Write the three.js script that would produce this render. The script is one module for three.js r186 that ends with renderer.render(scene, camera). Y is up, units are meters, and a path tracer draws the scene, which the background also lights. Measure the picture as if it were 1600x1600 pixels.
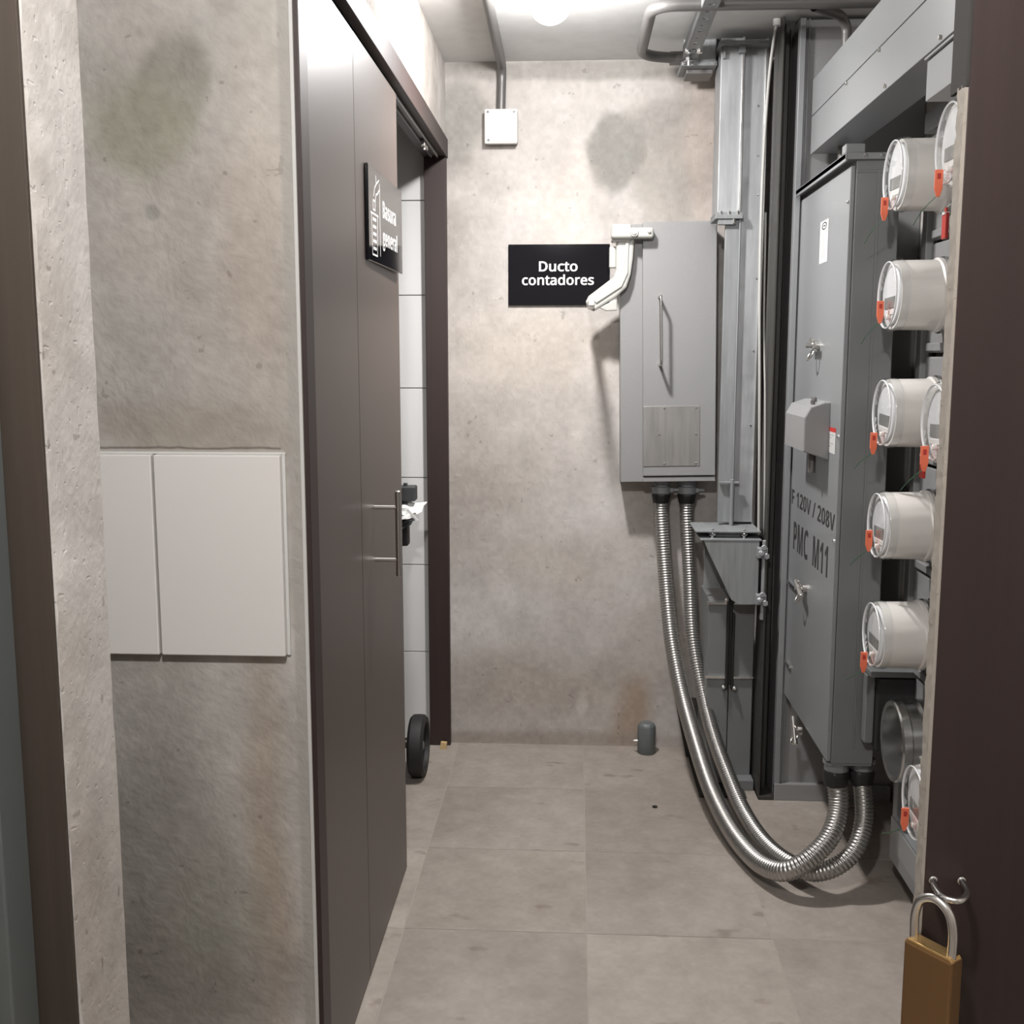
import * as THREE from 'three';
import { RoundedBoxGeometry } from 'three/addons/geometries/RoundedBoxGeometry.js';
import { mergeGeometries, toCreasedNormals } from 'three/addons/utils/BufferGeometryUtils.js';
import { TextGeometry } from 'three/addons/geometries/TextGeometry.js';
import { FontLoader } from 'three/addons/loaders/FontLoader.js';

// ------------------------------------------------------------------ camera, light, exposure
const scene = new THREE.Scene();
scene.background = new THREE.Color(0x000000);
const camera = new THREE.PerspectiveCamera(50.067, 1, 0.05, 30);
camera.position.set(0, 1.42, 0);
camera.rotation.order = 'YXZ';
camera.rotation.set(-0.14034, 0.05774, 0);
const renderer = new THREE.WebGLRenderer({ antialias: true });
renderer.toneMapping = THREE.LinearToneMapping;
renderer.toneMappingExposure = 0.285;
renderer.shadowMap.enabled = true;
renderer.shadowMap.type = THREE.PCFSoftShadowMap;

function bulbLight(x, y, z, power, color, size) {
  const l = new THREE.PointLight(color, power, 0, 2);
  l.name = 'bulb_light'; l.position.set(x, y, z); l.castShadow = true;
  l.shadow.mapSize.set(2048, 2048); l.shadow.bias = -0.0005; l.shadow.radius = size;
  scene.add(l);
  return l;
}
function downLight(x, y, z, power, color, size) {          // the lamp's stronger lobe straight down
  const l = new THREE.SpotLight(color, power, 0, 1.35, 1, 2);
  l.name = 'down_light'; l.position.set(x, y, z); l.target.position.set(x, 0, z); l.castShadow = true;
  l.shadow.mapSize.set(2048, 2048); l.shadow.bias = -0.0005; l.shadow.radius = size;
  scene.add(l, l.target);
}
const LAMP = [-0.075, 2.342, -3.03];                   // globe over the meter corridor
const LAMP2 = [-0.12, 2.33, -0.42];                   // globe in the lobby, above the picture
bulbLight(...LAMP, 9.5, new THREE.Color(1.0, 0.975, 0.965), 2.4);
downLight(...LAMP, 27, new THREE.Color(1.0, 0.975, 0.965), 2.4);
bulbLight(...LAMP2, 25, new THREE.Color(1.0, 0.975, 0.96), 2.4);

// ------------------------------------------------------------------ helpers
let seed = 7;
const rnd = () => { seed = (seed * 1664525 + 1013904223) % 4294967296; return seed / 4294967296; };
const origins = new WeakMap();
const used = new Map();
function numbered(n) { const k = used.get(n) || 0; used.set(n, k + 1); return k ? n + '_' + String(k).padStart(3, '0') : n; }
function clean(g) {
  let r = g.index ? g.toNonIndexed() : g.clone();
  for (const k of Object.keys(r.attributes)) if (!['position', 'normal', 'uv'].includes(k)) r.deleteAttribute(k);
  if (!r.attributes.normal) r.computeVertexNormals();
  if (!r.attributes.uv) r.setAttribute('uv', new THREE.BufferAttribute(new Float32Array(r.attributes.position.count * 2), 2));
  r.morphAttributes = {}; r.clearGroups();
  return r;
}
function boxUV(g) {                                    // uv in metres, each face laid flat
  const p = g.attributes.position, n = g.attributes.normal, uv = new Float32Array(p.count * 2);
  for (let i = 0; i < p.count; i += 3) {
    let nx = 0, ny = 0, nz = 0;
    for (let j = 0; j < 3; j++) { nx += Math.abs(n.getX(i + j)); ny += Math.abs(n.getY(i + j)); nz += Math.abs(n.getZ(i + j)); }
    for (let j = 0; j < 3; j++) {
      const x = p.getX(i + j), y = p.getY(i + j), z = p.getZ(i + j);
      const [u, v] = nx >= ny && nx >= nz ? [z, y] : nz >= ny ? [x, y] : [x, z];
      uv[(i + j) * 2] = u; uv[(i + j) * 2 + 1] = v;
    }
  }
  g.setAttribute('uv', new THREE.BufferAttribute(uv, 2));
  return g;
}
function join(gs, keepUV) {
  const l = (Array.isArray(gs) ? gs : [gs]).map(clean);
  const g = l.length > 1 ? mergeGeometries(l, false) : l[0];
  return keepUV ? g : boxUV(g);
}
function mesh(name, gs, mat, parent, o = {}) {
  const org = origins.get(parent) || [0, 0, 0];
  const g = join(gs, o.uv);
  g.translate(-org[0], -org[1], -org[2]);
  const m = new THREE.Mesh(g, mat);
  m.name = parent === scene ? numbered(name) : name;
  m.castShadow = m.receiveShadow = true;
  if (o.label) m.userData.label = o.label;
  origins.set(m, org);
  parent.add(m);
  return m;
}
function thing(name, label, category, pos = [0, 0, 0], group) {
  const g = new THREE.Group(); g.name = numbered(name); g.position.set(...pos);
  g.userData = { label, category }; if (group) g.userData.group = group;
  origins.set(g, pos); scene.add(g); return g;
}
function structure(name, gs, mat, o = {}) {
  const m = mesh(name, gs, mat, scene, o); m.userData.kind = 'structure'; if (o.label) m.userData.label = o.label; return m;
}
function structGroup(name, label) {
  const g = new THREE.Group(); g.name = numbered(name); g.userData = { kind: 'structure' }; if (label) g.userData.label = label;
  origins.set(g, [0, 0, 0]); scene.add(g); return g;
}
// box between two corners, edges rounded by r
function bx(x0, x1, y0, y1, z0, z1, r = 0.0015) {
  const w = Math.abs(x1 - x0), h = Math.abs(y1 - y0), d = Math.abs(z1 - z0);
  r = Math.min(r, w * .45, h * .45, d * .45);
  const g = r > 0.0002 ? new RoundedBoxGeometry(w, h, d, 2, r) : new THREE.BoxGeometry(w, h, d);
  return g.translate((x0 + x1) / 2, (y0 + y1) / 2, (z0 + z1) / 2);
}
// cylinder with softened ends along an axis, centred
function cyl(r, len, axis, x, y, z, seg = 20, b = 0.001) {
  b = Math.min(b, r * .4, len * .4);
  const h = len / 2;
  const g = new THREE.LatheGeometry([[0, -h], [r - b, -h], [r, -h + b], [r, h - b], [r - b, h], [0, h]].map(a => new THREE.Vector2(...a)), seg);
  const q = toCreasedNormals(g, 0.7);
  if (axis === 'x') q.rotateZ(-Math.PI / 2); if (axis === 'z') q.rotateX(Math.PI / 2);
  return q.translate(x, y, z);
}
// lathe profile [[radius, along]] about an axis ('x' points its start towards -x)
function lathe(prof, axis, x, y, z, seg = 40, crease = 0.6) {
  const g = toCreasedNormals(new THREE.LatheGeometry(prof.map(a => new THREE.Vector2(...a)), seg), crease);
  if (axis === 'x') g.rotateZ(-Math.PI / 2); if (axis === 'z') g.rotateX(Math.PI / 2);
  return g.translate(x, y, z);
}
function tube(pts, r, seg = 64, rad = 12, straight = false) {
  const v = pts.map(p => new THREE.Vector3(...p));
  let c;
  if (straight) {
    c = new THREE.CurvePath();
    const k = straight === true ? 0.06 : straight; let a = v[0];
    for (let i = 1; i < v.length - 1; i++) {
      const d0 = v[i].clone().sub(v[i - 1]), d1 = v[i + 1].clone().sub(v[i]);
      const kk = Math.min(k, d0.length() * .49, d1.length() * .49);
      const p0 = v[i].clone().addScaledVector(d0.normalize(), -kk), p1 = v[i].clone().addScaledVector(d1.normalize(), kk);
      c.add(new THREE.LineCurve3(a, p0)); c.add(new THREE.QuadraticBezierCurve3(p0, v[i], p1)); a = p1;
    }
    c.add(new THREE.LineCurve3(a, v[v.length - 1]));
  } else c = new THREE.CatmullRomCurve3(v, false, 'centripetal');
  return new THREE.TubeGeometry(c, seg, r, rad, false);
}
// outline in the XY plane pushed along z from z0 to z1
function plate(pts, z0, z1, bev = 0.0015, holes = []) {
  const s = new THREE.Shape(pts.map(p => new THREE.Vector2(...p)));
  for (const h of holes) { const c = new THREE.Path(); c.absarc(h[0], h[1], h[2], 0, Math.PI * 2, true); s.holes.push(c); }
  const t = Math.abs(z1 - z0), b = Math.min(bev, t * .3);
  return new THREE.ExtrudeGeometry(s, { depth: t - 2 * b, bevelEnabled: b > 0, bevelThickness: b, bevelSize: b, bevelOffset: -b, bevelSegments: 2, curveSegments: 14 }).translate(0, 0, Math.min(z0, z1) + b);
}
// outline given as (z, y), pushed along x from x0 to x1
function plateX(pts, x0, x1, bev = 0.001, holes = []) {
  const g = plate(pts.map(([z, y]) => [-z, y]), 0, Math.abs(x1 - x0), bev, holes.map(([z, y, r]) => [-z, y, r]));
  return g.rotateY(Math.PI / 2).translate(Math.min(x0, x1), 0, 0);
}

// ------------------------------------------------------------------ textures
function hash(x, y, s) { let h = (x * 374761393 + y * 668265263 + s * 974634777) | 0; h = Math.imul(h ^ (h >>> 13), 1274126177); return ((h ^ (h >>> 16)) >>> 0) / 4294967295; }
function vnoise(x, y, s, px, py) {
  const xi = Math.floor(x), yi = Math.floor(y), fx = x - xi, fy = y - yi;
  const u = fx * fx * (3 - 2 * fx), v = fy * fy * (3 - 2 * fy);
  const W = (a, p) => p ? ((a % p) + p) % p : a;
  const a = hash(W(xi, px), W(yi, py), s), b = hash(W(xi + 1, px), W(yi, py), s), c = hash(W(xi, px), W(yi + 1, py), s), d = hash(W(xi + 1, px), W(yi + 1, py), s);
  return a + (b - a) * u + (c - a) * v + (a - b - c + d) * u * v;
}
function fbm(x, y, s, oct, px, py) { let t = 0, a = .5, n = 0; for (let i = 0; i < oct; i++) { t += a * vnoise(x, y, s + i * 13, px, py); n += a; a *= .5; x *= 2; y *= 2; if (px) { px *= 2; py *= 2; } } return t / n; }
const clamp = (x, a = 0, b = 1) => Math.max(a, Math.min(b, x));
const sstep = (a, b, x) => { const t = clamp((x - a) / (b - a)); return t * t * (3 - 2 * t); };
function tex(w, h, fn, color = true, rx = 1, ry = 1) {
  const d = new Uint8Array(w * h * 4);
  for (let j = 0; j < h; j++) for (let i = 0; i < w; i++) {
    const c = fn((i + .5) / w, (j + .5) / h, i, j), k = (j * w + i) * 4;
    if (typeof c === 'number') d[k] = d[k + 1] = d[k + 2] = clamp(c) * 255; else for (let q = 0; q < 3; q++) d[k + q] = clamp(c[q], 0, 255);
    d[k + 3] = 255;
  }
  const t = new THREE.DataTexture(d, w, h, THREE.RGBAFormat);
  t.wrapS = t.wrapT = THREE.RepeatWrapping; t.magFilter = THREE.LinearFilter; t.minFilter = THREE.LinearMipmapLinearFilter; t.generateMipmaps = true;
  if (color) t.colorSpace = THREE.SRGBColorSpace;
  t.repeat.set(rx, ry); t.needsUpdate = true;
  return t;
}
const mix3 = (a, b, t) => [a[0] + (b[0] - a[0]) * t, a[1] + (b[1] - a[1]) * t, a[2] + (b[2] - a[2]) * t];
// a concrete surface in metres with stains [x, y, rx, ry, colour, strength, softness, turn]
function concreteColor(x, y, s, stains, base) {
  const n1 = fbm(x * 2.2, y * 2.2, s, 5), n2 = fbm(x * 11, y * 11, s + 50, 4), n3 = fbm(x * 60, y * 60, s + 90, 2);
  let c = base || [180, 174, 169];
  c = mix3(c, [198, 194, 190], sstep(.5, .72, n1) * .75);
  c = mix3(c, [162, 154, 147], sstep(.5, .3, n1) * .6);
  const wx = (fbm(x * 5, y * 5, s + 200, 4) - .5) * .22, wy = (fbm(x * 5, y * 5, s + 300, 4) - .5) * .22;
  for (const [sx, sy, rx, ry, col, k, soft = .35, turn = 0] of stains || []) {
    const dx = x - sx + wx * Math.min(1, rx * 6), dy = y - sy + wy * Math.min(1, ry * 6);
    const cx = dx * Math.cos(turn) + dy * Math.sin(turn), cy = -dx * Math.sin(turn) + dy * Math.cos(turn);
    const d = Math.hypot(cx / rx, cy / ry);
    c = mix3(c, col, sstep(1 + soft, 1 - soft, d) * k * (.8 + .4 * n2));
  }
  const g = (n2 - .5) * 22 + (n3 - .5) * 16;
  const pit = vnoise(x * 42, y * 42, s + 400) > .93 && vnoise(x * 130, y * 130, s + 410) > .6 ? -22 : 0;
  return [c[0] + g + pit, c[1] + g + pit, c[2] + g + pit];
}
const G1 = [150, 148, 143], G2 = [208, 202, 196], OL = [138, 136, 120], RUST = [150, 122, 98], PK = [192, 178, 168];
// back wall: x -0.60 .. 1.10, y 0 .. 2.42
const backMap = tex(1024, 1456, (u, v) => concreteColor(-.6 + u * 1.7, v * 2.42, 3, [
  [.13, 2.12, .105, .115, G1, .95, .18], [.30, 2.02, .10, .17, [160, 154, 146], .6, .4], [.33, 2.23, .14, .05, [156, 152, 146], .6, .4], [.2, 2.2, .08, .06, [162, 158, 152], .6, .3],
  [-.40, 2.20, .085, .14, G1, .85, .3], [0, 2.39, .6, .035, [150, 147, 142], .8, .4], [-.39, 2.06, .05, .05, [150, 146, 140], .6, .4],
  [-.2, 2.02, .22, .12, G2, .6, .5], [-.03, 1.9, .1, .2, [205, 194, 186], .6, .5], [0, 2.02, .04, .12, G2, .7, .4], [.42, 2.1, .06, .3, PK, .6, .6],
  [-.15, 1.45, .3, .16, [190, 180, 168], .6, .6], [.02, 1.28, .04, .22, [196, 190, 184], .55, .5], [-.28, 1.1, .2, .2, [166, 158, 150], .5, .6], [-.05, .7, .3, .12, [163, 153, 143], .4, .6],
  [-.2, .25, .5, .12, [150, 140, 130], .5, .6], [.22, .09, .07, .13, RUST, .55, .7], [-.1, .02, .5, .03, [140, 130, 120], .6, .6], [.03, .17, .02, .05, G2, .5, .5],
]));
// wall beside the door with the white cupboard: x -1.5 .. -0.45
const faceMap = tex(700, 1456, (u, v) => {
  const x = -1.5 + u * 1.05, y = v * 2.42;
  let c = concreteColor(x, y, 21, [
    [-.655, 1.85, .055, .085, [134, 131, 122], .9, .3, -.3], [-.70, 1.775, .07, .075, OL, .75, .45, -.6], [-.77, 1.86, .05, .04, [150, 147, 140], .55, .5], [-.69, 1.655, .012, .012, [140, 138, 132], .8, .3],
    [-.62, 1.29, .16, .05, [150, 142, 132], .7, .5], [-.515, 1.62, .05, .3, [176, 162, 150], .5, .7], [-.5, 1.9, .06, .2, [190, 184, 176], .5, .6],
    [-.75, .55, .14, .3, [122, 117, 112], .55, .7], [-.53, .55, .035, .4, [152, 134, 116], .5, .7], [-.7, .3, .2, .12, [118, 112, 105], .5, .6], [-.63, .42, .07, .1, [140, 140, 126], .35, .6]], [168, 164, 158]);
  c = mix3(c, [160, 157, 151], sstep(-.481, -.474, x) * .7);
  const crack = Math.abs(y - 1.2685 - (fbm(x * 30, 1, 700, 3) - .5) * .004);
  if (x < -.492) c = mix3(c, [84, 78, 72], .8 * clamp(1 - crack / .0028));
  if (x < -.486 && y < 1.267 && y > 1.24) c = mix3(c, [176, 171, 165], .6);
  return c;
});
const stuccoMap = tex(1024, 1024, (u, v) => {
  const x = u * 1.6, y = v * 1.6, n = fbm(u * 5, v * 5, 71, 5, 5, 5), m = fbm(u * 40, v * 40, 77, 4, 40, 40);
  const c = mix3([170, 163, 156], [194, 190, 185], sstep(.35, .65, n)), g = (m - .5) * 34;
  const pit = vnoise(u * 90, v * 90, 80, 90, 90) > .94 ? -30 : 0;
  return [c[0] + g + pit, c[1] + g + pit, c[2] + g + pit];
}, true, 1 / 1.6, 1 / 1.6);
const stuccoBump = tex(1024, 1024, (u, v) => clamp(fbm(u * 24, v * 24, 100, 5, 24, 24) * .9 + (vnoise(u * 100, v * 64, 120, 100, 64) > .8 ? .25 : 0)), false, 1 / .55, 1 / .55);
const fineBump = tex(512, 512, (u, v) => clamp(fbm(u * 30, v * 30, 180, 4, 30, 30) - (vnoise(u * 40, v * 40, 190, 40, 40) > .9 ? .5 : 0) + .1), false, 1 / .26, 1 / .26);
const sandBump = tex(1024, 1024, (u, v) => {
  const w = fbm(u * 8, v * 8, 140, 3, 8, 8) * .08, q = fbm((u + v * .5 + w) * 40, v * 90, 150, 3, 40, 90);
  return clamp(q * .8 + fbm(u * 10, v * 10, 160, 3, 10, 10) * .3);
}, false, 1 / .5, 1 / .5);
const floorMap = tex(1024, 1024, (u, v) => {
  const n = fbm(u * 4, v * 4, 31, 5, 4, 4), m = fbm(u * 30, v * 30, 35, 4, 30, 30), k = fbm(u * 120, v * 120, 39, 2, 120, 120);
  let c = mix3([147, 138, 129], [161, 152, 143], sstep(.35, .65, n)); const g = (m - .5) * 20 + (k - .5) * 10;
  c = mix3(c, [120, 110, 100], sstep(.72, .84, fbm(u * 14, v * 26, 44, 4, 14, 26)) * .6);
  return [c[0] + g, c[1] + g, c[2] + g];
}, true, 1 / 1.5, 1 / 1.5);
const ceilMap = tex(512, 512, (u, v) => { const n = fbm(u * 4, v * 4, 51, 5, 4, 4), m = fbm(u * 40, v * 40, 52, 3, 40, 40), a = 196 + n * 20 + (m - .5) * 12; return [a, a, a * .99]; }, true, .6, .6);
const woodMap = (a, b, s) => tex(512, 1024, (u, v) => {
  const w = (fbm(u * 3, v * 1.5, s, 3, 3, 2) - .5) * .05;
  const n = fbm((u + w) * 120, v * 3, s + 5, 4, 120, 3), m = fbm((u + w) * 22, v * 1, s + 9, 3, 22, 1);
  return mix3(a, b, clamp(n * .65 + m * .35));
}, true, 1 / .6, 1 / 1.3);
const wenge = woodMap([64, 52, 46], [70, 58, 52], 61), wengeDark = woodMap([44, 32, 30], [56, 43, 40], 66);
const woodRough = tex(256, 512, (u, v) => .36 + .12 * fbm(u * 60, v * 2, 64, 3, 60, 2), false, 1 / .6, 1 / 1.3);
const galvMap = tex(512, 512, (u, v) => {
  const n = fbm(u * 18, v * 4, 90, 4, 18, 4), k = fbm(u * 60, v * 5, 93, 3, 60, 5), a = 172 + (n - .5) * 26 + (k - .5) * 22;
  return [a * .985, a, a * 1.012];
}, true, 2, 2);
const galvRough = tex(512, 512, (u, v) => .30 + .35 * fbm(u * 14, v * 14, 97, 4, 14, 14), false, 2, 2);
const paintBump = tex(512, 512, (u, v) => fbm(u * 60, v * 60, 110, 3, 60, 60), false, 3, 3);
function canvasTex(w, h, draw) {
  const c = document.createElement('canvas'); c.width = w; c.height = h; const x = c.getContext('2d'); draw(x, w, h);
  const t = new THREE.CanvasTexture(c); t.colorSpace = THREE.SRGBColorSpace; t.anisotropy = 8; return t;
}

// ------------------------------------------------------------------ materials
const S = o => new THREE.MeshStandardMaterial(o), P = o => new THREE.MeshPhysicalMaterial(o);
const lin = (r, g, b) => new THREE.Color().setRGB(r, g, b);
const M = {
  back: S({ map: backMap, bumpMap: stuccoBump, bumpScale: .0016, roughness: .93 }),
  face: S({ map: faceMap, bumpMap: sandBump, bumpScale: .0022, roughness: .95 }),
  stucco: S({ map: stuccoMap, bumpMap: stuccoBump, bumpScale: .0015, roughness: .95 }),
  plasterEnd: S({ map: stuccoMap, bumpMap: fineBump, bumpScale: .0008, roughness: .95 }),
  lobby: S({ map: stuccoMap, roughness: .95, color: lin(.9, .88, .86) }),
  ceil: S({ map: ceilMap, roughness: .92 }),
  tile: S({ map: floorMap, roughness: .55, bumpMap: paintBump, bumpScale: .0004 }),
  tile2: S({ map: floorMap, roughness: .58, color: lin(.94, .94, .95), bumpMap: paintBump, bumpScale: .0004 }),
  grout: S({ color: lin(.36, .33, .29), roughness: .95 }),
  wallTile: P({ color: lin(.74, .74, .73), roughness: .22, clearcoat: .3, clearcoatRoughness: .1 }),
  groutWhite: S({ color: lin(.3, .3, .3), roughness: .9 }),
  wenge: P({ map: wenge, roughness: .42, clearcoat: .3, clearcoatRoughness: .35 }),
  wengeDark: P({ map: wengeDark, roughness: .5, bumpMap: woodRough, bumpScale: .0003 }),
  wengeEntry: P({ map: wengeDark, roughness: .5, color: lin(.74, .72, .72) }),
  rawEdge: S({ color: lin(.29, .26, .225), roughness: .85, bumpMap: stuccoBump, bumpScale: .001 }),
  white: P({ color: lin(.76, .735, .71), roughness: .35, clearcoat: .2, clearcoatRoughness: .3 }),
  whiteMetal: S({ color: lin(.62, .62, .6), roughness: .5 }),
  cream: P({ color: lin(.44, .44, .41), roughness: .32, clearcoat: .4, clearcoatRoughness: .2 }),
  gray: P({ color: lin(.25, .25, .25), roughness: .38, clearcoat: .25, clearcoatRoughness: .25, bumpMap: paintBump, bumpScale: .0002 }),
  grayLight: P({ color: lin(.225, .235, .24), roughness: .35, clearcoat: .3, clearcoatRoughness: .2, bumpMap: paintBump, bumpScale: .0002 }),
  grayDark: P({ color: lin(.165, .172, .172), roughness: .4, clearcoat: .2, clearcoatRoughness: .25 }),
  pale: P({ color: lin(.27, .28, .285), roughness: .36, clearcoat: .25, clearcoatRoughness: .2 }),
  postGray: S({ color: lin(.09, .10, .098), roughness: .5 }),
  rodGray: S({ color: lin(.42, .42, .40), roughness: .5 }),
  plateSteel: S({ map: galvMap, roughness: .36, metalness: .75, color: lin(1, .95, .9) }),
  ringSteel: S({ color: lin(.5, .5, .49), roughness: .25, metalness: .95 }),
  bronze: S({ color: lin(.045, .043, .038), roughness: .5, metalness: .2 }),
  black: S({ color: lin(.012, .012, .012), roughness: .5 }),
  rubber: S({ color: lin(.014, .014, .014), roughness: .62 }),
  galv: S({ map: galvMap, roughnessMap: galvRough, roughness: 1, metalness: .6 }),
  galvDull: S({ map: galvMap, roughness: .55, metalness: .3, color: lin(.62, .63, .62) }),
  bright: S({ color: lin(.78, .78, .77), roughness: .22, metalness: 1 }),
  hose: S({ color: lin(.44, .43, .41), roughness: .36, metalness: .95 }),
  steel: S({ color: lin(.62, .60, .57), roughness: .28, metalness: 1 }),
  brass: S({ color: lin(.22, .125, .055), roughness: .4, metalness: .7 }),
  brassEdge: S({ color: lin(.75, .5, .22), roughness: .25, metalness: .9 }),
  emt: S({ color: lin(.16, .155, .15), roughness: .45, metalness: .5 }),
  pvc: S({ color: lin(.13, .145, .145), roughness: .45 }),
  acrylic: P({ color: lin(.006, .006, .008), roughness: .06, specularIntensity: .6 }),
  meterBody: P({ color: lin(.68, .655, .62), roughness: .34, clearcoat: .5, clearcoatRoughness: .15 }),
  dial: S({ color: lin(.66, .66, .67), roughness: .5 }),
  display: P({ color: lin(.17, .17, .16), roughness: .2 }),
  clear: P({ color: lin(.97, .98, .98), roughness: .04, transmission: 1, thickness: 0, ior: 1.5 }),
  orange: S({ color: lin(.80, .175, .09), roughness: .45 }),
  red: S({ color: lin(.42, .03, .02), roughness: .45 }),
  green: S({ color: lin(.03, .12, .05), roughness: .5 }),
  paper: S({ color: lin(.72, .72, .70), roughness: .9, side: THREE.DoubleSide }),
  bin: S({ color: lin(.045, .047, .05), roughness: .5 }),
  label: S({ color: lin(.55, .55, .54), roughness: .6 }),
  wedge: S({ color: lin(.55, .40, .20), roughness: .8 }),
  debris: S({ color: lin(.02, .02, .02), roughness: .9 }),
  glow: S({ color: lin(.9, .9, .9), emissive: new THREE.Color(1, .97, .94), emissiveIntensity: 12, roughness: .4 }),
};

// ------------------------------------------------------------------ the room shell
const XW = -0.455, XR = 1.03, ZB = -3.9, H = 2.416;
function planar(g, x0, w, y0, h) { const p = g.attributes.position, uv = new Float32Array(p.count * 2); for (let i = 0; i < p.count; i++) { uv[2 * i] = (p.getX(i) - x0) / w; uv[2 * i + 1] = (p.getY(i) - y0) / h; } g.setAttribute('uv', new THREE.BufferAttribute(uv, 2)); return g; }
structure('wall_back', planar(clean(bx(-.53, 1.10, 0, 2.42, ZB, ZB - .12, 0)), -.6, 1.7, 0, 2.42), M.back, { uv: true });
structure('wall_front', planar(join([bx(-1.5, -.532, 0, 2.42, -1.806, -1.95, 0), bx(-.532, -.4555, 0, 2.42, -1.806, -1.8105, 0)]), -1.5, 1.05, 0, 2.42), M.face, { uv: true });
structure('ceiling', bx(-1.75, 1.2, H, H + .12, 1.7, -4.1, 0), M.ceil);
structure('wall_right', bx(XR, XR + .12, 0, 2.42, -1.1, -4.02, 0), M.stucco);
structure('wall_left', [bx(XW - .075, XW, 2.163, 2.42, -1.811, ZB, 0)], M.stucco);
// plaster end of the entry wall on the left and its hidden twin on the right
const rough = (() => {
  const g = new THREE.BoxGeometry(.9, 2.42, .12, 60, 160, 8).translate(-.542 - .45, 1.21, -1.16), p = g.attributes.position;
  for (let i = 0; i < p.count; i++) if (p.getX(i) > -.56) { const y = p.getY(i), z = p.getZ(i); const k = Math.abs(z + 1.1) < .002 ? .006 : .002; p.setX(i, p.getX(i) + (fbm(y * 22, z * 22, 500, 4) - .5) * k + (Math.abs(z + 1.1) < .002 ? -.004 * vnoise(y * 60, 1, 502) : 0)); }
  g.computeVertexNormals(); return g;
})();
structure('wall_entry', [rough, bx(.72, 1.2, 0, 2.42, -1.13, -1.25, 0)], M.plasterEnd);
structure('wall_vestibule', bx(-1.5, -1.62, 0, 2.42, -1.1, -1.95, 0), M.lobby);
structure('wall_lobby', [bx(-1.75, -1.63, 0, 2.42, 1.6, -1.1, 0), bx(1.08, 1.2, 0, 2.42, 1.6, -1.1, 0), bx(-1.75, 1.2, 0, 2.42, 1.6, 1.72, 0)], M.lobby);
// refuse room seen through the sliding door
structure('wall_refuse', [bx(-1.75, -1.63, 0, 2.42, -1.95, -4.05, 0), bx(-1.75, -.53, 0, 2.42, -3.918, -4.04, 0)], M.groutWhite);
const tw = structGroup('wall_tiled', 'white glazed tile wall inside the refuse room');
{
  const ys = [-.30, .012, .345, .671, .990, 1.311, 1.636, 1.96, 2.28, 2.60];
  for (let i = 0; i < ys.length - 1; i++) for (let k = 0; k < 4; k++) {
    const x1 = -.531 - k * .27, y0 = Math.max(0, ys[i]), y1 = Math.min(H, ys[i + 1]);
    if (y1 - y0 < .02) continue;
    mesh('tile', bx(x1 - .267, x1, y0 + .0015, y1 - .0015, -3.9035 + (rnd() - .5) * .0008, -3.918, .001), M.wallTile, tw);
  }
}
// floor: grout bed and square tiles
const fl = structGroup('floor', 'grey matt porcelain floor tiles with pale joints');
mesh('grout_bed', bx(-1.75, 1.2, -.1, -.0012, 1.72, -4.1, 0), M.grout, fl);
{
  const xs = [-1.75, -1.335, -.878, -.42, .038, .495, .952, 1.2], zs = [1.72, 1.58, 1.12, .66, .2, -.26, -.72, -1.18, -1.64, -2.10, -2.56, -3.018, -3.48, -3.94];
  for (let i = 0; i < xs.length - 1; i++) for (let j = 0; j < zs.length - 1; j++) {
    const g = clean(bx(xs[i] + .0012, xs[i + 1] - .0012, -.009, (rnd() - .5) * .0006, zs[j] - .0012, zs[j + 1] + .0012, .001));
    boxUV(g); const uv = g.attributes.uv, du = rnd() * 1.5, dv = rnd() * 1.5; for (let k = 0; k < uv.count; k++) uv.setXY(k, uv.getX(k) + du, uv.getY(k) + dv);
    mesh('tile', g, rnd() > .5 ? M.tile : M.tile2, fl, { uv: true });
  }
}

// ------------------------------------------------------------------ left sliding door and its frame
const tr1 = structGroup('trim_1', 'dark brown wooden frame around the sliding door');
mesh('lintel', bx(XW - .075, XW + .008, 2.10, 2.163, -1.811, -3.9, .002), M.wengeDark, tr1);
mesh('near_jamb', bx(XW - .07, XW + .010, 0, 2.10, -1.811, -1.868, .0015), M.wengeDark, tr1);
mesh('far_jamb', bx(-.527, XW + .004, 0, 2.10, -3.868, -3.8995, .002), M.wengeDark, tr1);
mesh('door_track', [bx(-.494, -.490, 2.085, 2.10, -1.88, -3.80, .0008), bx(-.474, -.470, 2.085, 2.10, -1.88, -3.80, .0008), bx(-.494, -.470, 2.094, 2.099, -1.88, -3.80, .0005)], M.emt, tr1, { label: 'metal track under the lintel' });
mesh('track_bracket', [bx(-.488, -.476, 2.072, 2.09, -3.52, -3.60, .001), cyl(.006, .01, 'y', -.482, 2.07, -3.55)], M.steel, tr1);
structure('trim_3', bx(XW - .004, XW + .002, 0, 2.416, -1.8045, -1.8105, .0008), S({ color: lin(.6, .59, .57), roughness: .6 }), { label: 'pale corner bead on the wall edge beside the door' });

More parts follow.
